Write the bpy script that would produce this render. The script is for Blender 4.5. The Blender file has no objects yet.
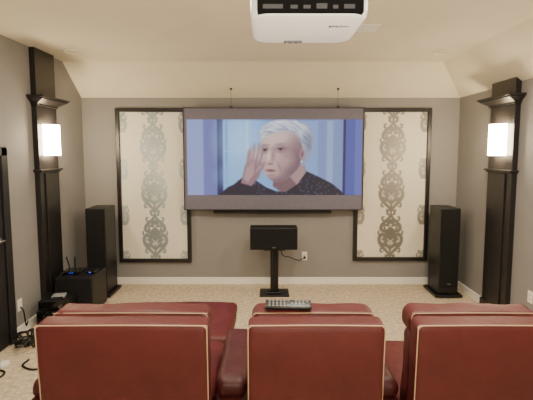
import bpy, bmesh, math, random
import numpy as np
from mathutils import Vector, Matrix, noise
random.seed(4)
C = bpy.context.scene.collection
PI = math.pi
TH = math.radians(5.0); CAMZ = 1.766; F = 400.0; CY = 186.0
YB = 5.2; XL = -2.37; XR = 2.48; ZT = 2.445; ZC = 2.80; YC = 4.75; XC = 2.05; YR = -2.6

def ray(px, py):
    u = (px-266.5)/F; v = (CY-py)/F
    return Vector((u, math.cos(TH)+v*math.sin(TH), -math.sin(TH)+v*math.cos(TH)))
def atY(px, py, Y):
    d = ray(px, py); return Vector((0,0,CAMZ)) + d*(Y/d.y)
def atZ(px, py, Z):
    d = ray(px, py); return Vector((0,0,CAMZ)) + d*((Z-CAMZ)/d.z)
def atX(px, py, X):
    d = ray(px, py); return Vector((0,0,CAMZ)) + d*(X/d.x)

# ---------------------------------------------------------------- materials
def lin(c):
    return tuple(((x/255)/12.92 if x/255 <= .04045 else ((x/255+.055)/1.055)**2.4) for x in c)
def mat(name, rgb, rough=.6, metal=0, noise_amt=0, nscale=20, bump=0, bscale=80, emit=0, coat=0, spec=None, bdist=.01):
    m = bpy.data.materials.new(name); m.use_nodes = True
    nt = m.node_tree; b = nt.nodes['Principled BSDF']
    col = (*lin(rgb), 1)
    b.inputs['Base Color'].default_value = col
    b.inputs['Roughness'].default_value = rough; b.inputs['Metallic'].default_value = metal
    if coat: b.inputs['Coat Weight'].default_value = coat
    if spec is not None: b.inputs['Specular IOR Level'].default_value = spec
    if emit:
        b.inputs['Emission Color'].default_value = col; b.inputs['Emission Strength'].default_value = emit
    tc = nt.nodes.new('ShaderNodeTexCoord')
    if noise_amt:
        n = nt.nodes.new('ShaderNodeTexNoise'); n.inputs['Scale'].default_value = nscale; n.inputs['Detail'].default_value = 6
        nt.links.new(tc.outputs['Object'], n.inputs['Vector'])
        r = nt.nodes.new('ShaderNodeValToRGB')
        r.color_ramp.elements[0].position = .3; r.color_ramp.elements[1].position = .7
        r.color_ramp.elements[0].color = tuple(max(0, c*(1-noise_amt)) for c in col[:3])+(1,)
        r.color_ramp.elements[1].color = tuple(min(1, c*(1+noise_amt)) for c in col[:3])+(1,)
        nt.links.new(n.outputs['Fac'], r.inputs['Fac']); nt.links.new(r.outputs['Color'], b.inputs['Base Color'])
    if bump:
        n2 = nt.nodes.new('ShaderNodeTexNoise'); n2.inputs['Scale'].default_value = bscale; n2.inputs['Detail'].default_value = 4
        nt.links.new(tc.outputs['Object'], n2.inputs['Vector'])
        bp = nt.nodes.new('ShaderNodeBump'); bp.inputs['Strength'].default_value = bump; bp.inputs['Distance'].default_value = bdist
        nt.links.new(n2.outputs['Fac'], bp.inputs['Height']); nt.links.new(bp.outputs['Normal'], b.inputs['Normal'])
    return m
M = dict(
 wall = mat('wall_paint', (142,139,136), .75, noise_amt=.03, nscale=3, bump=.12, bscale=120),
 ceil = mat('ceiling_paint', (230,221,198), .9, noise_amt=.03, nscale=3, bump=.25, bscale=90),
 carpet = mat('carpet_pile', (210,192,166), 1, noise_amt=.26, nscale=26, bump=.9, bscale=150),
 white = mat('white_trim', (240,237,228), .45),
 black = mat('black_trim_paint', (32,29,30), .36, noise_amt=.1),
 door = mat('dark_door_paint', (26,25,28), .5, noise_amt=.1),
 cab = mat('black_speaker_cabinet', (16,16,18), .45, noise_amt=.15, nscale=40),
 grille = mat('speaker_grille_cloth', (12,12,14), .95, bump=.5, bscale=600),
 plastic = mat('black_plastic', (18,18,20), .4),
 gloss = mat('glossy_black_plastic', (10,10,12), .12, coat=.5),
 metal = mat('brushed_metal', (150,148,145), .35, 1),
 leather = mat('burgundy_leather', (84,30,31), .5, noise_amt=.12, nscale=6, bump=.3, bscale=10, spec=.35, bdist=.018),
 leather_shaded = mat('shaded_burgundy_leather', (68,26,27), .48, noise_amt=.12, nscale=6, bump=.35, bscale=10, spec=.35, bdist=.018),  # same leather darkened: shade on the arms put into the colour
 pipe = mat('beige_piping', (190,164,136), .6),
 pwhite = mat('projector_white_plastic', (216,216,218), .35),
 grey = mat('grey_print', (80,82,90), .5),
 dgrey = mat('dark_grey_connector', (36,38,44), .6),
 matte = mat('matte_black_panel', (8,8,9), .9, spec=.1),
 silver = mat('silver_grey_plastic', (150,152,156), .35),
 lgrey = mat('light_grey_rubber', (150,150,152), .5),
 shade = mat('lit_sconce_glass', (255,232,192), .5, emit=70),
 sglass = mat('recessed_lens', (225,210,180), .5),
 scr = mat('screen_surface_letterbox', (112,109,124), .8, noise_amt=.05),
 blue = mat('blue_led', (50,90,230), .5, emit=2.5),
 cable = mat('black_cable', (14,14,15), .5),
)

# ---------------------------------------------------------------- mesh helpers
class MB:
    def __init__(s): s.bm = bmesh.new()
    def _add(s, src, mtx=None):
        if mtx is not None: src.transform(mtx)
        me = bpy.data.meshes.new('t'); src.to_mesh(me); src.free(); s.bm.from_mesh(me); bpy.data.meshes.remove(me)
        return s
    def box(s, x0, x1, y0, y1, z0, z1, bev=0, seg=2, mtx=None):
        b = bmesh.new(); bmesh.ops.create_cube(b, size=1)
        for v in b.verts:
            v.co = Vector(((x0+x1)/2+v.co.x*(x1-x0), (y0+y1)/2+v.co.y*(y1-y0), (z0+z1)/2+v.co.z*(z1-z0)))
        if bev: bmesh.ops.bevel(b, geom=b.edges[:], offset=bev, segments=seg, profile=.5, affect='EDGES')
        return s._add(b, mtx)
    def poly(s, verts, faces):
        b = bmesh.new(); vs = [b.verts.new(v) for v in verts]
        for f in faces: b.faces.new([vs[i] for i in f])
        bmesh.ops.recalc_face_normals(b, faces=b.faces[:])
        return s._add(b)
    def cyl(s, p0, p1, r, r2=None, n=24):
        p0 = Vector(p0); p1 = Vector(p1); d = p1-p0
        b = bmesh.new(); bmesh.ops.create_cone(b, cap_ends=True, segments=n, radius1=r, radius2=r if r2 is None else r2, depth=d.length)
        q = Vector((0,0,1)).rotation_difference(d.normalized()).to_matrix().to_4x4()
        return s._add(b, Matrix.Translation((p0+p1)/2) @ q)
    def tube(s, pts, r, n=8, sub=8):
        P = [Vector(p) for p in pts]; path = []
        if sub and len(P) > 2:
            E = [P[0]*2-P[1]] + P + [P[-1]*2-P[-2]]
            for i in range(1, len(E)-2):
                a,b_,c,d = E[i-1:i+3]
                for k in range(sub):
                    t = k/sub
                    path.append(.5*((2*b_)+(-a+c)*t+(2*a-5*b_+4*c-d)*t*t+(-a+3*b_-3*c+d)*t**3))
            path.append(P[-1])
        else: path = P
        b = bmesh.new(); rings = []
        for i, p in enumerate(path):
            t = (path[min(i+1, len(path)-1)]-path[max(i-1, 0)])
            t = t.normalized() if t.length > 1e-9 else Vector((0,1,0))
            if i == 0:
                nrm = t.orthogonal().normalized()
            else:
                nrm = (nrm - t*nrm.dot(t)); nrm = nrm.normalized() if nrm.length > 1e-6 else t.orthogonal().normalized()
            bi = t.cross(nrm)
            rings.append([b.verts.new(p + (nrm*math.cos(2*PI*k/n)+bi*math.sin(2*PI*k/n))*r) for k in range(n)])
        for i in range(len(rings)-1):
            for k in range(n):
                b.faces.new([rings[i][k], rings[i][(k+1)%n], rings[i+1][(k+1)%n], rings[i+1][k]])
        b.faces.new(rings[0][::-1]); b.faces.new(rings[-1])
        return s._add(b)
    def soft(s, cx, cy, cz, sx, sy, sz, r, cuts=18, bulge=(0,0,0), wr=0, lean=0, pivot=None, seed=0):
        b = bmesh.new(); bmesh.ops.create_cube(b, size=1)
        bmesh.ops.subdivide_edges(b, edges=b.edges[:], cuts=cuts, use_grid_fill=True)
        S = Vector((sx,sy,sz)); rr = min(r, min(S)/2-.001)
        for v in b.verts:
            p = v.co.copy(); q = Vector((p.x*sx, p.y*sy, p.z*sz))
            inner = Vector([max(-(S[i]/2-rr), min(S[i]/2-rr, q[i])) for i in range(3)])
            d = q-inner
            nrm = d.normalized() if d.length > 1e-6 else Vector((0,0,0))
            q = inner + nrm*rr if d.length > 1e-6 else q
            u = [1-(2*p[i])**2 for i in range(3)]
            q.x += bulge[0]*(2*p.x)*u[1]*u[2]; q.y += bulge[1]*(2*p.y)*u[0]*u[2]; q.z += bulge[2]*(2*p.z)*u[0]*u[1]
            if wr:
                w = Vector((q.x*5+seed, q.y*5, q.z*7))
                q += nrm*(noise.noise(w)*wr + noise.noise(w*2.7)*wr*.4)
            v.co = q + Vector((cx,cy,cz))
        if lean:
            pv = Vector(pivot); b.transform(Matrix.Translation(pv) @ Matrix.Rotation(lean, 4, 'X') @ Matrix.Translation(-pv))
        return s._add(b)
    def build(s, name, m, parent=None, smooth=False, loc=None):
        me = bpy.data.meshes.new(name); s.bm.to_mesh(me); s.bm.free()
        me.materials.append(m)
        if smooth:
            for p in me.polygons: p.use_smooth = True
        o = bpy.data.objects.new(name, me); C.objects.link(o)
        if parent: o.parent = parent
        if loc: o.location = loc
        return o
def tag(o, label=None, cat=None, group=None, kind=None):
    if label: o['label'] = label
    if cat: o['category'] = cat
    if group: o['group'] = group
    if kind: o['kind'] = kind
    return o
def thing(name, loc, label, cat, group=None, rz=0):
    o = bpy.data.objects.new(name, None); C.objects.link(o); o.location = loc; o.rotation_euler = (0,0,rz)
    o.empty_display_size = .1
    return tag(o, label, cat, group)
def struct(mb, name, m, label, parent=None):
    o = mb.build(name, m, parent)
    if not parent: tag(o, label, None, None, 'structure')
    return o

# ---------------------------------------------------------------- room
T = .1
struct(MB().box(XL-T, XR+T, YR-T, YB+T, -.1, 0), 'floor', M['carpet'], 'beige mottled carpet floor')
struct(MB().box(XL-T, XR+T, YB, YB+T, 0, ZT+.4), 'wall_back', M['wall'], 'grey painted wall behind the projection screen')
prof = [(YR,0),(YB,0),(YB,ZT),(YC,ZC),(YR,ZC)]
n = len(prof)
struct(MB().poly([(XL,y,z) for y,z in prof]+[(XL-T,y,z) for y,z in prof],
    [tuple(range(n)), tuple(range(2*n-1,n-1,-1))]+[(i,(i+1)%n,n+(i+1)%n,n+i) for i in range(n)]), 'wall_left', M['wall'], 'tall grey painted wall on the left')
struct(MB().box(XR, XR+T, YR, YB, 0, ZT), 'wall_right', M['wall'], 'lower grey painted wall on the right')
struct(MB().box(XL-T, XR+T, YR-T, YR, 0, ZC), 'wall_rear', M['wall'], 'grey wall at the rear of the room')
struct(MB().poly([(XL,YR,ZC),(XC,YR,ZC),(XC,YC,ZC),(XL,YC,ZC),(XR,YB,ZT),(XL,YB,ZT),(XR,YR,ZT),
    (XL-T,YR-T,ZC+.3),(XR+T,YR-T,ZC+.3),(XR+T,YB+T,ZC+.3),(XL-T,YB+T,ZC+.3)],
    [(0,1,2,3),(3,2,4,5),(1,6,4,2),(7,8,9,10)]), 'ceiling', M['ceil'], 'cream ceiling with sloped edges at the back and right')
PLY = (4.08, 4.46); PRY = (3.95, 4.38)
bh, bt = .095, .015
struct(MB().box(XL, XR, YB-bt, YB, 0, bh, .004), 'baseboard_back', M['white'], 'white baseboard along the back wall')
b = MB(); b.box(XR-bt, XR, YR, PRY[0]-.02, 0, bh, .004); b.box(XR-bt, XR, PRY[1]+.02, YB-bt, 0, bh, .004)
struct(b, 'baseboard_right', M['white'], 'white baseboard along the right wall')
b = MB(); b.box(XL, XL+bt, 3.60, PLY[0]-.02, 0, bh, .004); b.box(XL, XL+bt, PLY[1]+.02, YB-bt, 0, bh, .004)
struct(b, 'baseboard_left', M['white'], 'white baseboard along the left wall')

# door on the left wall
d = thing('door_1', (XL, 3.10, 0), 'dark painted door at the left edge of the room', None)
d['kind'] = 'structure'
DH = 1.80
b = MB(); b.box(.002, .035, -.40, .40, .01, DH-.09, .003)
for z0, z1 in ((.2,.85),(1.0,1.6)):
    for y0, y1 in ((-.32,-.04),(.04,.32)): b.box(.03, .042, y0, y1, z0, z1, .006)
b.build('door_panel', M['door'], d)
b = MB(); b.box(.002, .05, .41, .495, 0, DH, .006); b.box(.002, .05, -.495, -.41, 0, DH, .006); b.box(.002, .05, -.495, .495, DH-.08, DH+.005, .006)
b.build('door_casing', M['door'], d)
b = MB(); b.cyl((.035,.34,.98),(.045,.34,.98),.028); b.cyl((.045,.34,.98),(.085,.34,.98),.01); b.cyl((.08,.345,.98),(.08,.24,.98),.009)
b.build('door_handle', M['metal'], d, True)

# ---------------------------------------------------------------- pilasters + sconces
def pilaster(side, y0, y1, ztop, label):
    X = XL if side < 0 else XR; s = -side
    yc = (y0+y1)/2; w = (y1-y0)/2
    t = thing('pilaster', (X, yc, 0), label, 'pilaster', 'black pilasters on the side walls')
    def bx(mb, d0, d1, hw, z0, z1, bev=.004):
        a, c = sorted((s*d0, s*d1)); mb.box(a, c, -hw, hw, z0, z1, bev)
    g = .001
    m = MB(); bx(m, g, .056, w, .13, 2.225); m.build('shaft', M['black'], t)
    m = MB(); bx(m, .055, .070, w*.55, .13, 1.535, .004); m.build('center_strip', M['black'], t)
    m = MB(); bx(m, g, .076, w+.012, 0, .13, .006); m.build('plinth', M['black'], t)
    m = MB(); bx(m, g, .092, w+.028, 1.556, 1.576, .005); bx(m, g, .072, w+.010, 1.538, 1.556, .004); m.build('ledge', M['black'], t)
    m = MB(); bx(m, g, .074, w+.012, 2.228, 2.245, .004)
    z0, z1 = 2.245, 2.285; d0, d1 = .070, .145; h0, h1 = w+.008, w+.055
    m.poly([(s*g,-h0,z0),(s*g,h0,z0),(s*d0,h0,z0),(s*d0,-h0,z0),(s*g,-h1,z1),(s*g,h1,z1),(s*d1,h1,z1),(s*d1,-h1,z1)],
           [(0,1,2,3),(4,5,6,7),(0,1,5,4),(1,2,6,5),(2,3,7,6),(3,0,4,7)])
    bx(m, g, .152, w+.062, 2.285, 2.300, .003); bx(m, g, .170, w+.080, 2.300, 2.322, .004)
    m.build('capital', M['black'], t)
    m = MB()
    zi = ztop; zo = ztop + (.04 if side > 0 else 0)
    vs = []
    for dd, zz in ((g, zi-.002), (.056, zo-.002)):
        for yy in (-w+.005, w-.005):
            vs += [(s*dd, yy, 2.322), (s*dd, yy, zz)]
    m.poly(vs, [(0,1,3,2),(4,5,7,6),(0,1,5,4),(2,3,7,6),(1,3,7,5),(0,2,6,4)])
    m.build('upper_block', M['black'], t)
    return t
pilaster(-1, *PLY, ZC, 'tall black pilaster with stepped capital on the left wall beside the door')
pilaster(1, *PRY, ZT, 'shorter black pilaster with stepped capital on the right wall')

def sconce(side, yc, label):
    X = (XL if side < 0 else XR) - side*.058; s = -side
    t = thing('wall_sconce', (X, yc, 1.72), label, 'wall lamp', 'lit wall sconces on the pilasters')
    m = MB(); a, c = sorted((0, s*.012)); m.box(a, c, -.06, .06, .04, .28, .003); m.build('back_plate', M['metal'], t)
    n = 20; R = .110; D = .11
    vs = []; fs = []
    for z in (0, .32):
        for k in range(n+1):
            a = -PI/2 + PI*k/n; vs.append((s*(.002+D*math.cos(a)), R*math.sin(a), z))
    for k in range(n): fs.append((k, k+1, n+1+k+1, n+1+k))
    MB().poly(vs, fs).build('shade', M['shade'], t, True)
    for z in (-.003, .323):
        MB().tube([(s*(.002+D*math.cos(-PI/2+PI*k/n)), R*math.sin(-PI/2+PI*k/n), z) for k in range(n+1)], .004, 6, 0).build('shade_rim', M['metal'], t, True)
sconce(-1, sum(PLY)/2, 'glowing half round sconce on the left pilaster')
sconce(1, sum(PRY)/2, 'glowing half round sconce on the right pilaster')

# ---------------------------------------------------------------- colour-attribute painted surfaces
def srgb2lin(a):
    return np.where(a <= .04045, a/12.92, ((a+.055)/1.055)**2.4)
def grid_obj(name, x0, x1, z0, z1, y, nx, nz, cols, mask, material, parent):
    xs = np.linspace(x0, x1, nx); zs = np.linspace(z1, z0, nz)
    gx, gz = np.meshgrid(xs, zs)
    co = np.stack([gx, np.full_like(gx, y), gz], -1).reshape(-1,3)
    idx = np.arange(nx*nz).reshape(nz, nx)
    fa = np.stack([idx[1:,:-1], idx[1:,1:], idx[:-1,1:], idx[:-1,:-1]], -1).reshape(-1,4)
    me = bpy.data.meshes.new(name); me.from_pydata(co.tolist(), [], fa.tolist())
    at = me.color_attributes.new('paint', 'FLOAT_COLOR', 'POINT')
    a = np.ones((nz*nx, 4), np.float32); a[:,:3] = srgb2lin(np.clip(cols.reshape(-1,3)/255., 0, 1))
    if mask is not None: a[:,3] = mask.reshape(-1)
    at.data.foreach_set('color', a.ravel())
    me.materials.append(material)
    o = bpy.data.objects.new(name, me); C.objects.link(o); o.parent = parent
    return o
def attr_mat(name, emit=0):
    m = bpy.data.materials.new(name); m.use_nodes = True; nt = m.node_tree; b = nt.nodes['Principled BSDF']
    a = nt.nodes.new('ShaderNodeVertexColor'); a.layer_name = 'paint'
    if emit:
        b.inputs['Base Color'].default_value = (.02,.02,.02,1); b.inputs['Roughness'].default_value = .8
        nt.links.new(a.outputs['Color'], b.inputs['Emission Color']); b.inputs['Emission Strength'].default_value = emit
    else:
        nt.links.new(a.outputs['Color'], b.inputs['Base Color']); b.inputs['Roughness'].default_value = .6
        mr = nt.nodes.new('ShaderNodeMapRange'); mr.inputs['To Min'].default_value = .75; mr.inputs['To Max'].default_value = .42
        nt.links.new(a.outputs['Alpha'], mr.inputs['Value']); nt.links.new(mr.outputs['Result'], b.inputs['Roughness'])
        mm = nt.nodes.new('ShaderNodeMath'); mm.operation = 'MULTIPLY'; mm.inputs[1].default_value = .25
        nt.links.new(a.outputs['Alpha'], mm.inputs[0]); nt.links.new(mm.outputs[0], b.inputs['Metallic'])
    return m
M['picture'] = attr_mat('projected_picture', emit=1.25)
M['damask'] = attr_mat('damask_fabric')

def cr(P, sub=10):
    P = [Vector((*p, 0)) for p in P]; E = [P[0]*2-P[1]] + P + [P[-1]*2-P[-2]]; out = []
    for i in range(1, len(E)-2):
        a,b_,c,d = E[i-1:i+3]
        for k in range(sub):
            t = k/sub; out.append(.5*((2*b_)+(-a+c)*t+(2*a-5*b_+4*c-d)*t*t+(-a+3*b_-3*c+d)*t**3))
    out.append(P[-1]); return out
STROKES = [
 ([(0,-.28),(.045,-.22),(.10,-.17),(.15,-.10),(.155,-.03),(.115,.01),(.08,-.02),(.09,-.06),(.115,-.05)], .021),
 ([(0,-.19),(.035,-.15),(.07,-.11),(.055,-.07),(.03,-.09)], .018),
 ([(.0,.27),(.03,.22),(.075,.18),(.125,.13),(.135,.08),(.10,.055),(.08,.085),(.095,.105)], .020),
 ([(.10,-.16),(.135,-.19),(.13,-.225),(.10,-.22)], .012),
 ([(.075,.18),(.115,.20),(.12,.235),(.09,.24)], .012),
 ([(0,-.06),(.03,-.02),(.05,.03),(.03,.07),(0,.10)], .022),
 ([(0,.06),(0,-.03)], .024), ([(.0,.20),(.028,.17),(.04,.13),(.015,.12)], .017),
 ([(.0,.15),(0,.19)], .016), ([(.06,.02),(.075,.045),(.06,.06)], .015),
 ([(.155,.0),(.17,.03),(.165,.06)], .012), ([(0,-.26),(0,-.12)], .014),
 ([(.03,-.27),(.055,-.285),(.06,-.26)], .015), ([(.03,.27),(.05,.285),(.045,.295)], .015),
 ([(.05,-.02),(.06,-.035),(.055,-.05)], .013), ([(0,.24),(0,.30)], .016), ([(0,-.30),(0,-.26)], .016),
 ([(.06,-.04),(.05,.0)], .017), ([(.04,-.13),(.08,-.14),(.12,-.10)], .015), ([(.05,.13),(.08,.13),(.10,.14)], .015),
]
def blur2(mk):
    p = np.pad(mk, 1, mode='edge')
    return (p[1:-1,1:-1]*4+p[:-2,1:-1]+p[2:,1:-1]+p[1:-1,:-2]+p[1:-1,2:])/8
def damask(nx, nz, w, h, phase, patt, bg):
    u, v = np.meshgrid(np.linspace(-w/2, w/2, nx), np.linspace(h/2, -h/2, nz))
    Pd = .60
    def motif(x, y):
        y = (y+Pd/2) % Pd - Pd/2; x = np.abs(x)
        out = np.zeros_like(x)
        for pts, r in STROKES:
            P = cr(pts); L = len(P)-1
            for i, p in enumerate(P):
                rr = r*(.45+.75*math.sin(PI*min(1, .12+.85*i/L)))
                for dy in (0, Pd, -Pd):
                    if abs(p.y+dy) > Pd/2+.03: continue
                    dd = np.hypot(x-p.x, y-p.y-dy)
                    out = np.maximum(out, np.clip((rr-dd)/.004+.5, 0, 1))
        # half tone ground woven inside each medallion
        y2 = y+.05
        core = np.clip((1-np.hypot(x/.13, y2/.15))*8, 0, 1)*.35
        return np.maximum(out, core)
    side = motif((np.abs(u)-w/2-.06)*1.2, v+phase+Pd/2)
    yy = (v+phase+Pd) % Pd - Pd/2
    side = side*(np.abs(yy+.03) < .13)
    m = np.maximum(motif(u*1.08, v+phase), side*.85)
    k = blur2(m)
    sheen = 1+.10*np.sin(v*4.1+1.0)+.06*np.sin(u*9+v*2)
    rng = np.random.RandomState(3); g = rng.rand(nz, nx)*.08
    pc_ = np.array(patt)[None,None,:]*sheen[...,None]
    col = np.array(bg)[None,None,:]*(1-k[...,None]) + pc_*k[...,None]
    return col*(1.0-g[...,None]), k

def wall_panel(px0, px1, py0, py1, label, patt, bg, phase):
    a = atY(px0, py0, YB-.04); c = atY(px1, py1, YB-.04)
    x0, x1, z1, z0 = a.x, c.x, a.z, c.z; cx = (x0+x1)/2; w = x1-x0; h = z1-z0
    t = thing('fabric_wall_panel', (cx, YB, z0), label, 'wall panel', 'framed damask wall panels')
    fw = .050; m = MB()
    m.box(-w/2, -w/2+fw, -.045, -.001, 0, h, .006); m.box(w/2-fw, w/2, -.045, -.001, 0, h, .006)
    m.box(-w/2+fw-.005, w/2-fw+.005, -.044, -.001, 0, fw, .006); m.box(-w/2+fw-.005, w/2-fw+.005, -.044, -.001, h-fw, h, .006)
    m.build('frame', M['black'], t)
    iw, ih = w-2*fw, h-2*fw
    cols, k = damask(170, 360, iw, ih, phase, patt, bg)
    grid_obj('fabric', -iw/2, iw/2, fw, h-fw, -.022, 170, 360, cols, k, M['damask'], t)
wall_panel(114.5, 191.5, 108, 262.5, 'framed cream damask fabric panel left of the screen, pattern with silvery reflection painted in', (176,188,190), (242,237,220), .05)  # pale bluish reflection is painted into the pattern colour
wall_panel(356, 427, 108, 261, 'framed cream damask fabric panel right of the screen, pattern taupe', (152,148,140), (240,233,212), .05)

# ---------------------------------------------------------------- projection screen
YS = 5.06
a = atY(182.5, 107.5, YS); c = atY(362.5, 210, YS)
sx0, sx1, sz1, sz0 = a.x, c.x, a.z, c.z; scx = (sx0+sx1)/2; sw = sx1-sx0; sh = sz1-sz0
scr = thing('projection_screen', (scx, YS, sz0), 'wide projection screen showing a short haired woman on the back wall', 'screen')
m = MB(); f = .009
m.box(-sw/2, -sw/2+f, -.012, .03, 0, sh, .002); m.box(sw/2-f, sw/2, -.012, .03, 0, sh, .002)
m.box(-sw/2+f, sw/2-f, -.012, .03, 0, f, .002); m.box(-sw/2+f, sw/2-f, -.012, .03, sh-f, sh, .002)
m.build('frame', M['black'], scr)
MB().box(-sw/2+f-.002, sw/2-f+.002, 0, .02, f-.002, sh-f+.002).build('surface', M['scr'], scr)
p0 = atY(213, 211, YS); p1 = atY(332, 215, YS)
MB().box(p0.x-scx, p1.x-scx, .035, .12, -.05, .05, .006).build('lower_bar', M['black'], scr)
for px in (231, 338):
    q = atY(px, 107, YS+.01); x = q.x-scx
    zc = ZT + (YB-YS-.02)*(ZC-ZT)/(YB-YC) - sz0
    MB().tube([(x, .02, sh-.005), (x, .02, zc)], .0022, 6, 0).build('hanging_wire', M['cable'], scr)
    MB().cyl((x, .02, zc-.012), (x, .02, zc+.01), .014).build('hook', M['cable'], scr)
    MB().box(x-.022, x+.022, .005, .035, sh-.01, sh+.016, .004).build('bracket', M['cable'], scr)

# picture painted per vertex (the projected film frame), photo coordinates
PX0, PX1, PY0, PY1 = 186.5, 361, 119.5, 195
nx, nz = 440, 190
gx, gy = np.meshgrid(np.linspace(187.5, 362, nx), np.linspace(PY0, PY1, nz))
img = np.zeros((nz, nx, 3))
def blur(mk, k=1):
    for _ in range(k): mk = blur2(mk)
    return mk
def pm(pts, k=2):
    r = np.zeros((nz,nx), bool); n = len(pts)
    for i in range(n):
        x1,y1 = pts[i]; x2,y2 = pts[(i+1)%n]
        if y1 == y2: continue
        cnd = ((y1 > gy) != (y2 > gy)) & (gx < (x2-x1)*(gy-y1)/(y2-y1)+x1)
        r ^= cnd
    return blur(r.astype(float), k)
def el(cx, cy, rx, ry, rot=0, soft=.35):
    c_, s_ = math.cos(rot), math.sin(rot); dx, dy = gx-cx, gy-cy
    d_ = np.hypot((dx*c_+dy*s_)/rx, (-dx*s_+dy*c_)/ry)
    return np.clip((1+soft/2-d_)/soft, 0, 1)
def lay(mk, col, a_=1.):
    global img
    mk = (mk*a_)[...,None]; img = img*(1-mk)+np.array(col, float)*mk
rng = np.random.RandomState(7)
def rect(x0,y0,x1,y1,k=1): return pm([(x0,y0),(x1,y0),(x1,y1),(x0,y1)], k)
img[:] = (120,128,186)
lay(rect(187,119,204,196,8), (138,148,204)); lay(rect(204,119,219,196,8), (102,108,172))
lay(rect(217.5,119,223.5,196,2), (40,40,88))
tt = np.clip((gx-223)/120, 0, 1)[...,None]
cen = rect(223.5,121,343,196,1)[...,None]
img = img*(1-cen) + ((1-tt)*np.array((116,172,228))+tt*np.array((128,148,196)))*cen
lay(el(240,140,18,26,0,1.5), (166,208,246), .85); lay(rect(246,121,249,175,5), (194,218,246), .6); lay(rect(226,121,228,185,3), (88,132,206), .6)
lay(rect(224,150,256,152,5), (186,210,240), .4); lay(el(236,176,16,10,0,1.3), (140,182,230), .7)
lay(rect(318,121,343,190,6), (112,130,182), .8); lay(rect(327,121,333,190,6), (156,176,216), .6)
lay(rect(343,119,346,196,1), (36,38,88)); lay(rect(346,119,363,196,3), (72,80,156)); lay(rect(355,119,363,196,5), (90,98,172))
# neck
lay(pm([(274,176),(302,160),(309,176),(303,190),(284,194),(273,186)],4), (108,80,88)); lay(pm([(290,176),(303,162),(308,176),(300,188)],6), (158,126,128))
# blouse
bl = pm([(218,195.5),(228,187),(242,181),(256,180),(266,187),(276,191),(286,192),(298,184),(307,171),(318,176),(332,183),(342,191),(345,196)])
lay(bl, (26,23,44))
for _ in range(140):
    x, y = rng.uniform(222,342), rng.uniform(174,195)
    lay(el(x,y,1.1,.6,rng.uniform(0,3),.8)*bl, (92,90,124), .6)
# hair mass behind
lay(pm([(260,142),(259,134),(262,127),(270,122),(284,120),(299,120.5),(309,126),(314,136),(313.5,148),(309,160),(302,166),(294,150),(270,140)],3), (140,146,172))
# face, turned three quarters to the left and slightly down
face = pm([(263,135),(260.5,142),(260.5,148),(259.4,152),(259.8,157),(260.6,162),(262,168),(265.5,175),(272,180.5),(280,182),(289,178),(298,169),(302,158),(302,144),(298,134),(287,129),(272,129)],4)
lay(face, (178,144,142))
lay(el(270,146,9,18,.1,1.8)*face, (210,180,174), .8); lay(el(277,136,15,7,0,1.7)*face, (214,188,182), .8)
lay(el(300,158,11,21,.3,1.8)*face, (100,74,90), .9); lay(el(287,160,6,6,.1,1.8)*face, (200,158,154), .5)
lay(el(277,182.5,13,5,-.1,1.6)*face, (96,70,84), .85); lay(el(292,172,10,5,-.7,1.7)*face, (108,80,94), .8)
for ex, w_, ey in ((265.8,2.5,149.8),(281.0,3.5,149.0)):
    lay(el(ex,ey-.8,w_+2.0,3.2,0,1.6), (112,84,96), .75)
    lay(el(ex-.4,ey+.1,1.5,1.0,0,.8), (34,30,46), .9); lay(el(ex,ey-.9,w_+.2,.6,0,1.0), (60,42,56), .75)
    lay(el(ex,ey+3,w_,.8,0,1.6), (134,104,112), .5); lay(el(ex,ey-5.2,w_+1.4,.9,-.06,1.3), (122,106,112), .6)
lay(el(273.4,155,1.9,7,.1,1.6), (132,98,106), .6); lay(el(269.0,155.5,1.7,6.5,.1,1.3), (228,202,196), .6); lay(el(269.6,161.8,3.4,1.8,0,1.2), (184,142,142), .55); lay(el(270.2,163.7,2.8,.8,0,1.1), (86,58,70), .7)
lay(el(271,170.4,4.6,1.6,.04,1.2), (134,80,88), .75); lay(el(271,170.2,4.0,.6,.04,1.0), (62,36,48), .8); lay(el(271,174.8,3.2,.9,0,1.5), (124,94,102), .55); lay(el(270.5,173,3.0,.7,0,1.4), (196,154,152), .4)
lay(el(279.8,166.8,1.0,5.2,-.35,1.6), (124,92,104), .55); lay(el(287,156,5,.7,.5,1.6), (136,104,112), .4); lay(el(263.6,166,.9,4,.2,1.5), (136,104,114), .4)
# ear
lay(el(302.5,154,2.8,5.2,.15,.9), (156,120,124)); lay(el(302.5,154,1.1,3.0,.15,1), (98,68,82), .85); lay(el(301.8,161.2,.8,.8,0,.6), (236,236,246))
# swept hair on top
ht = pm([(263,140),(260.5,142),(259.5,134),(262,127),(270,122),(281,119.5),(296,120.5),(308,126),(313.5,136),(312,150),(307,156),(304,148),(300,139),(294,133),(285,131),(276,132.5),(268,134)],4)
lay(ht, (178,184,202))
for _ in range(280):
    x = rng.uniform(259,312); y = rng.uniform(120,150); an = -.35 + (x-262)/50*1.3
    lay(el(x,y,3.4,.5,an+rng.uniform(-.4,.4),1.1)*ht, (230,234,242) if rng.rand() > .5 else (114,120,146), .55)
lay(el(309,144,5,13,.1,1.5)*ht, (104,110,138), .8); lay(el(297,137,8,3,.6,1.5)*ht, (118,124,150), .65); lay(el(276,124,12,3.5,-.2,1.5)*ht, (238,242,250), .5)
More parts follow.
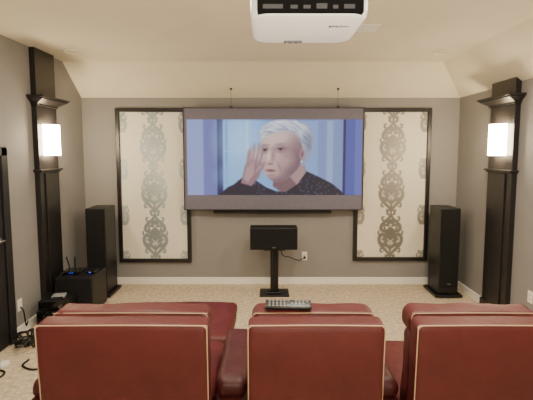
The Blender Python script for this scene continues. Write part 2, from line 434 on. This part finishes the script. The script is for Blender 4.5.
# raised arm and hand pressed against the left side of the face
lay(pm([(222,196),(231,187),(239,180),(246,175),(253,181),(255,188),(247,196)],3), (26,23,44))
lay(pm([(241,183),(243,175),(245,166),(248,159),(252,154),(259,156),(262,164),(260,176),(252,186)],4), (136,104,112))
lay(pm([(244,179),(246,169),(249,161),(255,162),(254,174),(248,182)],6), (176,142,144), .8)
for (x0,y0,x1,y1,c_) in ((248,164,249.5,150,(154,122,130)),(251,162,253.5,145.5,(178,146,150)),(254.5,161,258,145,(192,160,160)),(258,163,261.5,148,(184,150,152)),(256.5,172,263,163,(166,132,136))):
    ang = math.atan2(y1-y0, x1-x0); L_ = math.hypot(x1-x0,y1-y0)/2
    lay(el((x0+x1)/2+1.3,(y0+y1)/2, L_+.6, 1.7, ang,1.0), (96,68,86), .65); lay(el((x0+x1)/2,(y0+y1)/2, L_+.4, 1.7, ang,1.0), c_)
for ch in range(3): img[...,ch] = blur2(blur2(blur2(img[...,ch])))
img = img*(1+(rng.rand(nz,nx,1)-.5)*.05)
pa = atY(PX0, PY0, YS); pc = atY(PX1, PY1, YS)
grid_obj('projected_picture', pa.x-scx, min(pc.x-scx, sw/2-f-.003), pc.z-sz0, pa.z-sz0, -.002, nx, nz, img, None, M['picture'], scr)

# ---------------------------------------------------------------- speakers
def tower(px0, px1, label):
    y0, y1 = 4.70, 5.03
    side = -1 if px0 < 266 else 1
    xo = atY(px0 if side < 0 else px1, 215, y0).x
    xi = xo + .235*(-side)
    cx = (xo+xi)/2; w = .235/2; H = 1.085; dz = (y1-y0)
    t = thing('tower_speaker', (cx, y0+dz/2, 0), label, 'speaker', 'black tower speakers')
    MB().box(-w, w, -dz/2, dz/2, .045, H, .008).build('cabinet', M['cab'], t)
    MB().box(-w+.012, w-.012, -dz/2-.014, -dz/2-.001, .14, H-.015, .005).build('grille', M['grille'], t)
    m = MB(); m.box(-w-.045, w+.045, -dz/2-.04, dz/2+.02, .016, .044, .006); m.build('base_plate', M['cab'], t)
    for sx in (-1,1):
        for sy in (-1,1):
            MB().cyl((sx*(w+.025), sy*(dz/2-.01)-.01, .001), (sx*(w+.025), sy*(dz/2-.01)-.01, .018), .008, .014, 12).build('foot', M['metal'], t)
    MB().box(-.022, .022, -dz/2-.017, -dz/2-.015, .165, .178).build('badge', M['metal'], t)
tower(85, 118, 'black tower speaker at the left, behind the subwoofer')
tower(431, 461, 'black tower speaker standing alone right of the taupe fabric panel')

# centre speaker on stand
q0 = atY(250, 228, 4.70); q1 = atY(297.5, 250, 4.70); ccx = (q0.x+q1.x)/2; cw = (q1.x-q0.x)/2; ch = q0.z-q1.z
t = thing('center_speaker', (ccx, 4.85, q1.z), 'wide black center speaker below the screen', 'speaker')
MB().box(-cw, cw, -.15, .05, 0, ch, .005).build('cabinet', M['cab'], t)
MB().box(-cw+.012, cw-.012, -.163, -.151, .012, ch-.012, .005).build('grille', M['grille'], t)
MB().box(-.02, .02, -.166, -.1635, .025, .036).build('badge', M['metal'], t)
zs = q1.z
t = thing('speaker_stand', (ccx+.01, 4.84, 0), 'black pedestal stand carrying the center speaker', 'speaker stand')
m = MB(); m.box(-.18, .18, -.13, .13, 0, .022, .008); m.box(-.09, .09, -.07, .07, .022, .040, .008); m.build('base', M['plastic'], t)
m = MB(); m.box(-.05, -.022, -.03, .03, .040, zs-.02, .006); m.box(.022, .05, -.03, .03, .040, zs-.02, .006); m.box(-.024, .024, .0, .025, .040, zs-.02, .002); m.build('column', M['plastic'], t)
MB().box(-.13, .13, -.10, .05, zs-.02, zs-.001, .004).build('top_plate', M['plastic'], t)

# ---------------------------------------------------------------- outlets
def outlet(loc, rz, label):
    t = thing('wall_outlet', loc, label, 'outlet', 'white wall outlets', rz)
    MB().box(-.035, .035, -.006, -.0005, -.058, .058, .003).build('cover_plate', M['white'], t)
    for z in (-.022, .022):
        MB().box(-.017, .017, -.009, -.006, z-.015, z+.015, .002).build('socket', M['white'], t)
        for sx in (-1, 1): MB().box(sx*.0065-.0015, sx*.0065+.0015, -.0097, -.0085, z-.005, z+.006).build('slot', M['plastic'], t)
o = atY(304.5, 256, YB); outlet((o.x, YB, o.z), 0, 'white outlet on the back wall beside the center speaker stand')
o = atX(19.5, 305, XL); outlet((XL, o.y, o.z), PI/2, 'white outlet low on the left wall next to the dark door')
o = atX(530.5, 297, XR); outlet((XR, o.y, o.z), -PI/2, 'white outlet low on the right wall at the photo edge')
o = atY(304.5, 257, YB)
m = MB(); m.tube([(o.x, YB-.02, o.z), (o.x-.08, YB-.05, o.z-.03), (o.x-.2, YB-.08, o.z+.02), (o.x-.30, 5.02, o.z+.08), (o.x-.33, 4.91, .68)], .006)
m.box(o.x-.014, o.x+.014, YB-.04, YB-.010, o.z-.014, o.z+.014, .003)
tag(m.build('speaker_cable', M['cable'], None, True), 'black cable hanging from the back wall outlet to the center speaker', 'cable')

# ---------------------------------------------------------------- gear by the left pilaster
t = thing('subwoofer', (-2.05, 4.33, 0), 'black cube subwoofer on the carpet beside the left pilaster', 'subwoofer')
MB().box(-.20, .20, -.19, .19, .03, .43, .012).build('cabinet', M['cab'], t)
MB().box(-.185, .185, -.205, -.191, .05, .41, .006).build('grille', M['grille'], t)
for sx in (-1,1):
    for sy in (-1,1): MB().cyl((sx*.14, sy*.13, 0), (sx*.14, sy*.13, .031), .02, n=16).build('foot', M['plastic'], t)
t = thing('wireless_router', (-2.12, 4.31, .43), 'small black wireless router with antennas on the subwoofer', 'router')
MB().box(-.10, .08, -.07, .07, .001, .035, .008).build('body', M['gloss'], t)
for x, l in ((-.085,-.03),(-.02,.0)):
    MB().tube([(x, .06, .02), (x, .07, .05), (x+l, .07, .16)], .008, 8, 4).build('antenna', M['plastic'], t, True)
for k in range(3): MB().box(-.03+k*.02, -.022+k*.02, -.0725, -.0695, .015, .020).build('status_light', M['blue'], t)
t = thing('network_switch', (-1.93, 4.33, .43), 'tiny black box with a blue light on the subwoofer corner', 'device')
MB().box(-.055, .055, -.06, .06, .001, .03, .005).build('body', M['plastic'], t)
MB().box(-.010, .010, -.0625, -.0605, .012, .019).build('status_light', M['blue'], t)
def amp(z, h, w, label, group='black boxes stacked before the left pilaster'):
    t = thing('amplifier', (-2.12, 3.95, z), label, 'amplifier', group, rz=.08)
    MB().box(-w, w, -.12, .13, .012, h, .006).build('body', M['plastic'], t)
    MB().box(-w+.005, w-.005, -.128, -.121, .016, h-.004, .003).build('front_panel', M['gloss'], t)
    MB().cyl((w-.06,-.145,h/2), (w-.06,-.129,h/2), .02).build('knob', M['metal'], t)
    for sx in (-1,1):
        for sy in (-1,1): MB().cyl((sx*(w-.03), sy*.09, 0), (sx*(w-.03), sy*.09, .013), .014, n=12).build('foot', M['plastic'], t)
amp(0, .19, .16, 'larger black amplifier box, bottom one on the carpet before the left pilaster')
amp(.191, .10, .14, 'smaller black receiver box stacked on top of the amplifier box')
t = thing('media_player', (-2.10, 3.94, .291), 'small silver grey media box on top of the receiver', 'device', rz=.2)
MB().box(-.06, .06, -.05, .05, .003, .028, .006).build('body', M['silver'], t)
MB().box(-.05, .05, -.0525, -.0495, .009, .022, .001).build('front_window', M['gloss'], t)
t = thing('power_adapter', (-2.16, 3.16, 0), 'small white power adapter on the carpet near the door', 'power adapter', rz=.5)
MB().box(-.03, .03, -.04, .04, 0, .03, .006).build('body', M['white'], t)
MB().tube([(0,.04,.015),(.02,.06,.006),(.04,.07,.004)], .003).build('lead', M['white'], t)
o = atX(19.5, 305, XL)
rr = random.Random(5); heap = []
a_ = 0; N = 78
for k in range(N):
    a_ += 2*PI/9.5*rr.uniform(.8,1.2)
    R = rr.uniform(.055,.115)
    drift = k/(N-1)
    cx_ = -2.19+.05*math.sin(drift*9); cy_ = 3.40+.30*drift
    z_ = .010+.010*(k%9)+rr.uniform(0,.012)
    heap.append((max(-2.32, cx_+R*math.cos(a_)*.8), cy_+R*math.sin(a_), z_))
tag(MB().tube(heap, .0075, 8, 5).build('cable', M['cable'], None, True), 'long black cable heaped in a dense tangle on the carpet by the left wall', 'cable', 'loose cables on the carpet')
cabs = [
 ([(XL+.012,o.y,o.z-.02),(XL+.05,o.y-.02,o.z-.06),(XL+.055,o.y+.0,o.z-.2),(XL+.05,o.y+.04,.12)], .007, 'black cable hanging straight down from the left wall outlet'),
 ([(-2.01,3.24,.010),(-2.00,3.14,.010),(-1.85,3.10,.008),(-1.76,3.35,.008),(-1.80,3.65,.008),(-1.78,3.95,.008),(-1.83,4.04,.03),(-1.88,4.11,.08)], .008, 'black cable curling over the carpet towards the subwoofer'),
 ([(-2.20,4.085,.22),(-2.22,4.10,.33),(-2.20,4.11,.42),(-2.16,4.15,.48),(-2.14,4.23,.455)], .006, 'thin black cable climbing from the receiver box to the router'),
 ([(-2.27,2.98,.008),(-2.18,2.92,.008),(-2.08,2.98,.008),(-2.10,3.06,.008),(-2.19,3.07,.008),(-2.20,2.96,.022),(-2.10,2.88,.008)], .008, 'black cable loop on the carpet nearest the door'),
]
for pts, r, lab in cabs: tag(MB().tube(pts, r).build('cable', M['cable'], None, True), lab, 'cable', 'loose cables on the carpet')

# ---------------------------------------------------------------- ceiling fixtures
for px, py, lab in ((73,51,'unlit recessed ceiling light above the left pilaster'), (443,51.5,'unlit recessed ceiling light near the sloped right ceiling edge')):
    p = atZ(px, py, ZC); t = thing('recessed_light', (p.x, p.y, ZC), lab, 'ceiling light', 'recessed ceiling lights')
    m = MB(); m.tube([(.085*math.cos(2*PI*k/32), .085*math.sin(2*PI*k/32), -.006) for k in range(33)], .008, 8, 0); m.build('trim_ring', M['white'], t, True)
    MB().cyl((0,0,-.008),(0,0,-.001), .08, n=32).build('lens', M['sglass'], t)
p = atZ(366, 27, ZC); t = thing('ceiling_vent', (p.x, p.y, ZC), 'cream slatted air vent on the ceiling behind the projector', 'vent')
m = MB()
for x0,x1,y0,y1 in ((-.10,.10,-.10,-.08),(-.10,.10,.08,.10),(-.10,-.08,-.08,.08),(.08,.10,-.08,.08)): m.box(x0,x1,y0,y1,-.012,-.001,.002)
m.build('frame', M['white'], t)
for k in range(6):
    MB().box(-.08,.08,-.07+k*.028,-.055+k*.028,-.010,-.003).build('slat', M['white'], t)

# ---------------------------------------------------------------- projector
zb = CAMZ+.370; yn = 1.125; yf = 1.425; pcx = atY(310.5, 12, yn).x
t = thing('projector', (pcx, (yn+yf)/2, zb), 'white ceiling mounted projector at the top of the photo', 'projector')
def plan(wx, wy, r, n=10):
    pts = []
    for cx_, cy_, a0 in ((wx-r, wy-r, 0), (-wx+r, wy-r, PI/2), (-wx+r, -wy+r, PI), (wx-r, -wy+r, 1.5*PI)):
        for k in range(n+1):
            a_ = a0+PI/2*k/n; pts.append((cx_+r*math.cos(a_), cy_+r*math.sin(a_)))
    return pts
vs = []; fs = []; rings = [(.150,.136,.045,0.0),(.158,.144,.05,.002),(.164,.149,.052,.009),(.166,.150,.052,.020),(.166,.150,.052,.100),(.158,.144,.05,.116)]
for (wx, wy, r, z) in rings: vs += [(x, y, z) for x, y in plan(wx, wy, r)]
n = len(plan(1,1,.1))
for i in range(len(rings)-1):
    for k in range(n): fs.append((i*n+k, i*n+(k+1)%n, (i+1)*n+(k+1)%n, (i+1)*n+k))
fs += [tuple(range(n))[::-1], tuple(range((len(rings)-1)*n, len(rings)*n))]
MB().poly(vs, fs).build('body', M['pwhite'], t, True)
m = MB(); m.box(-.145, .145, -.1545, -.130, .004, .098, .003); m.build('rear_panel', M['matte'], t)
for k, (x0, x1, z0, z1) in enumerate(((-.13,-.075,.014,.026),(-.055,-.035,.014,.024),(-.02,.0,.014,.024),(.015,.045,.014,.028),(.06,.075,.014,.024),(.09,.12,.014,.026))):
    MB().box(x0, x1, -.1562, -.154, z0, z1, .001).build('port', M['dgrey'], t)
m = MB(); m.cyl((-.02,.13,.055), (-.02,.165,.055), .045, .04, 32); m.build('lens_barrel', M['plastic'], t)
MB().cyl((-.02,.160,.055), (-.02,.167,.055), .034, n=32).build('lens', M['gloss'], t)
m = MB(); m.box(-.06, .0, .108, .130, -.004, .001, .002); m.build('control_panel', M['grey'], t)
for k in range(3): MB().cyl((-.050+k*.02, .119, -.006), (-.050+k*.02, .119, -.003), .004, n=12).build('button', M['lgrey'], t)
for k in range(2): MB().box(.160, .168, -.08, .08, .03+k*.03, .045+k*.03, .002).build('side_vent', M['grey'], t)
cu = bpy.data.curves.new('lt', 'FONT'); cu.body = 'EPSON'; cu.size = .020; cu.align_x = 'CENTER'; cu.extrude = .0004
to = bpy.data.objects.new('lt', cu); C.objects.link(to)
bpy.context.view_layer.update()
me = bpy.data.meshes.new_from_object(to.evaluated_get(bpy.context.evaluated_depsgraph_get()))
bpy.data.objects.remove(to)
me.transform(Matrix.Translation((.095, -.04, -.0012)) @ Matrix.Rotation(PI, 4, 'X'))
me.materials.clear(); me.materials.append(M['grey'])
lo = bpy.data.objects.new('logo_lettering', me); C.objects.link(lo); lo.parent = t
m = MB(); m.box(-.07,.07,-.07,.07,.116,.125,.003); m.cyl((0,0,.12),(0,0,ZC-zb-.01),.02); m.cyl((0,0,ZC-zb-.02),(0,0,ZC-zb-.001),.07)
m.build('ceiling_mount', M['plastic'], t)

# ---------------------------------------------------------------- recliners
def recliner(xl, xr, yb, arms, ext, label, seed):
    cx = (xl+xr)/2; w = xr-xl
    t = thing('recliner', (cx, yb, 0), label, 'recliner', 'burgundy leather theater recliners')
    lean = math.radians(3); pv = (0,0,.45)
    Rm = Matrix.Translation(pv) @ Matrix.Rotation(lean, 4, 'X') @ Matrix.Translation(-Vector(pv))
    L = M['leather']
    ztop = 1.0
    MB().soft(0, .015, (.36+ztop)/2, w, .11, ztop-.36, .024, 44, (0,.005,.0), .004, lean, pv, seed).build('backrest_shell', L, t, True)
    ct = 1.002
    MB().soft(0, .155, (ct-.12+.45)/2, w-.04, .15, ct-.12-.45, .045, 24, (0,.03,.0), .008, lean, pv, seed+9).build('backrest_cushion', L, t, True)
    MB().soft(0, .147, ct-.060, w-.022, .155, .12, .045, 44, (0,.010,.004), .008, lean, pv, seed+4).build('headrest_roll', L, t, True)
    def outline(hw, zt, z0, y, r):
        pts = [(-hw, y, z0), (-hw, y, (z0+zt-r)/2), (-hw, y, zt-r)]
        for k in range(1, 8):
            a_ = PI - PI/2*k/8; pts.append((-hw+r+r*math.cos(a_), y, zt-r+r*math.sin(a_)))
        pts += [(-hw+r, y, zt), (0, y, zt+.002), (hw-r, y, zt)]
        for k in range(1, 8):
            a_ = PI/2 - PI/2*k/8; pts.append((hw-r+r*math.cos(a_), y, zt-r+r*math.sin(a_)))
        pts += [(hw, y, zt-r), (hw, y, (z0+zt-r)/2), (hw, y, z0)]
        return [Rm @ Vector(p) for p in pts]
    o = MB().tube(outline(w/2-.003, ztop-.003, .37, -.031, .024), .0030, 8, 4).build('piping', M['pipe'], t, True); tag(o, 'beige piping around the rear of the backrest')
    o = MB().tube(outline(w/2-.018, ct-.006, ct-.05, .092, .024), .0025, 8, 4).build('piping', M['pipe'], t, True); tag(o, 'beige piping along the top headrest roll')
    MB().soft(0, .56, .385, w-.01, .66, .19, .06, 16, (0,0,.015), .006, 0, None, seed).build('seat', L, t, True)
    MB().box(-w/2+.02, w/2-.02, .06, .86, .06, .29, .02).build('base_frame', M['leather_shaded'], t)
    for sx in (-1,1):
        for sy in (.12, .80): MB().cyl((sx*(w/2-.07), sy, 0), (sx*(w/2-.07), sy, .062), .025, n=16).build('foot', M['plastic'], t)
    if ext:
        MB().soft(.02, 1.24, .425, w-.01, .70, .11, .045, 18, (0,0,.012), .005, 0, None, seed+3).build('footrest', L, t, True)
        for sx in (-1,1):
            MB().tube([(sx*(w/2-.08), .84, .20), (sx*(w/2-.08), 1.0, .30), (sx*(w/2-.08), 1.35, .375)], .012, 8, 0).build('footrest_linkage', M['metal'], t, True)
    else:
        MB().soft(0, .91, .26, w-.01, .08, .34, .035, 14, (0,.01,0), .004, 0, None, seed+3).build('footrest', L, t, True)
    for (a0, a1, ya) in arms:
        c0 = (a0+a1)/2-cx; aw = a1-a0-.008
        MB().soft(c0, ya/2+.02, .30, aw, ya, .50, .04, 14, (0,0,0), .004, 0, None, seed+5).build('armrest_side', M['leather_shaded'], t, True)
        MB().soft(c0, ya/2+.06, .585, aw-.004, ya-.08, .10, .045, 14, (0,0,.01), .006, 0, None, seed+6).build('armrest_pad', M['leather_shaded'], t, True)
    return t
recliner(-1.03, -.262, 1.77, [(-1.18,-1.03,.72), (-.262,-.088,.72)], True, 'burgundy recliner with its footrest extended, leftmost of the three', 1)
recliner(-.085, .53, 1.77, [(.533,.665,.52)], False, 'burgundy recliner with the remote control on its backrest', 2)
recliner(.67, 1.31, 1.77, [(1.315,1.47,.72)], False, 'burgundy recliner with folded footrest, rightmost of the three', 3)

# remote
t = thing('remote_control', (.105, 1.868, 1.021), 'black remote control lying on top of the middle recliner', 'remote')
t.rotation_euler = (math.radians(17), 0, math.radians(-2))
MB().box(-.110, .110, -.030, .030, 0, .018, .006, 3).build('body', M['plastic'], t, True)
for i in range(11):
    for j in range(3):
        if (i, j) in ((6,0),(6,2),(5,1),(9,0),(10,1)): continue
        x = -.090+i*.018; y = -.017+j*.017
        MB().box(x-.0045, x+.0045, y-.0038, y+.0038, .0175, .0205, .0012, 1).build('button', M['lgrey'], t)

# ---------------------------------------------------------------- lights
def area(name, loc, rot, size, energy, col):
    l = bpy.data.lights.new(name, 'AREA'); l.energy = energy; l.size = size; l.color = col
    o = bpy.data.objects.new(name, l); C.objects.link(o); o.location = loc; o.rotation_euler = rot
area('rear_ceiling_light', (0.2, -.9, 2.70), (0,0,0), 1.6, 80, (1,.91,.76))
area('added_rear_upfill', (.3, -.5, .9), (PI-.05,0,0), 1.2, 165, (1,.87,.68))  # added fill without a fixture, brightens the ceiling from below
for X in (-1.0, .4, 1.6): area('added_middle_fill', (X, 2.55, 2.77), (0,0,0), .25, 33, (1,.90,.74))  # added out of view, carpet bounce evens out the flat ceiling
w = bpy.data.worlds.new('world'); bpy.context.scene.world = w; w.use_nodes = True
w.node_tree.nodes['Background'].inputs[0].default_value = (.9,.85,.75,1); w.node_tree.nodes['Background'].inputs[1].default_value = .1

# ---------------------------------------------------------------- camera
cd = bpy.data.cameras.new('camera'); cd.sensor_width = 36; cd.lens = 36*F/533; cd.clip_start = .02
cd.shift_y = -(200-CY)/533
co = bpy.data.objects.new('camera', cd); C.objects.link(co); co.location = (0,0,CAMZ); co.rotation_euler = (PI/2-TH, 0, 0)
bpy.context.scene.camera = co
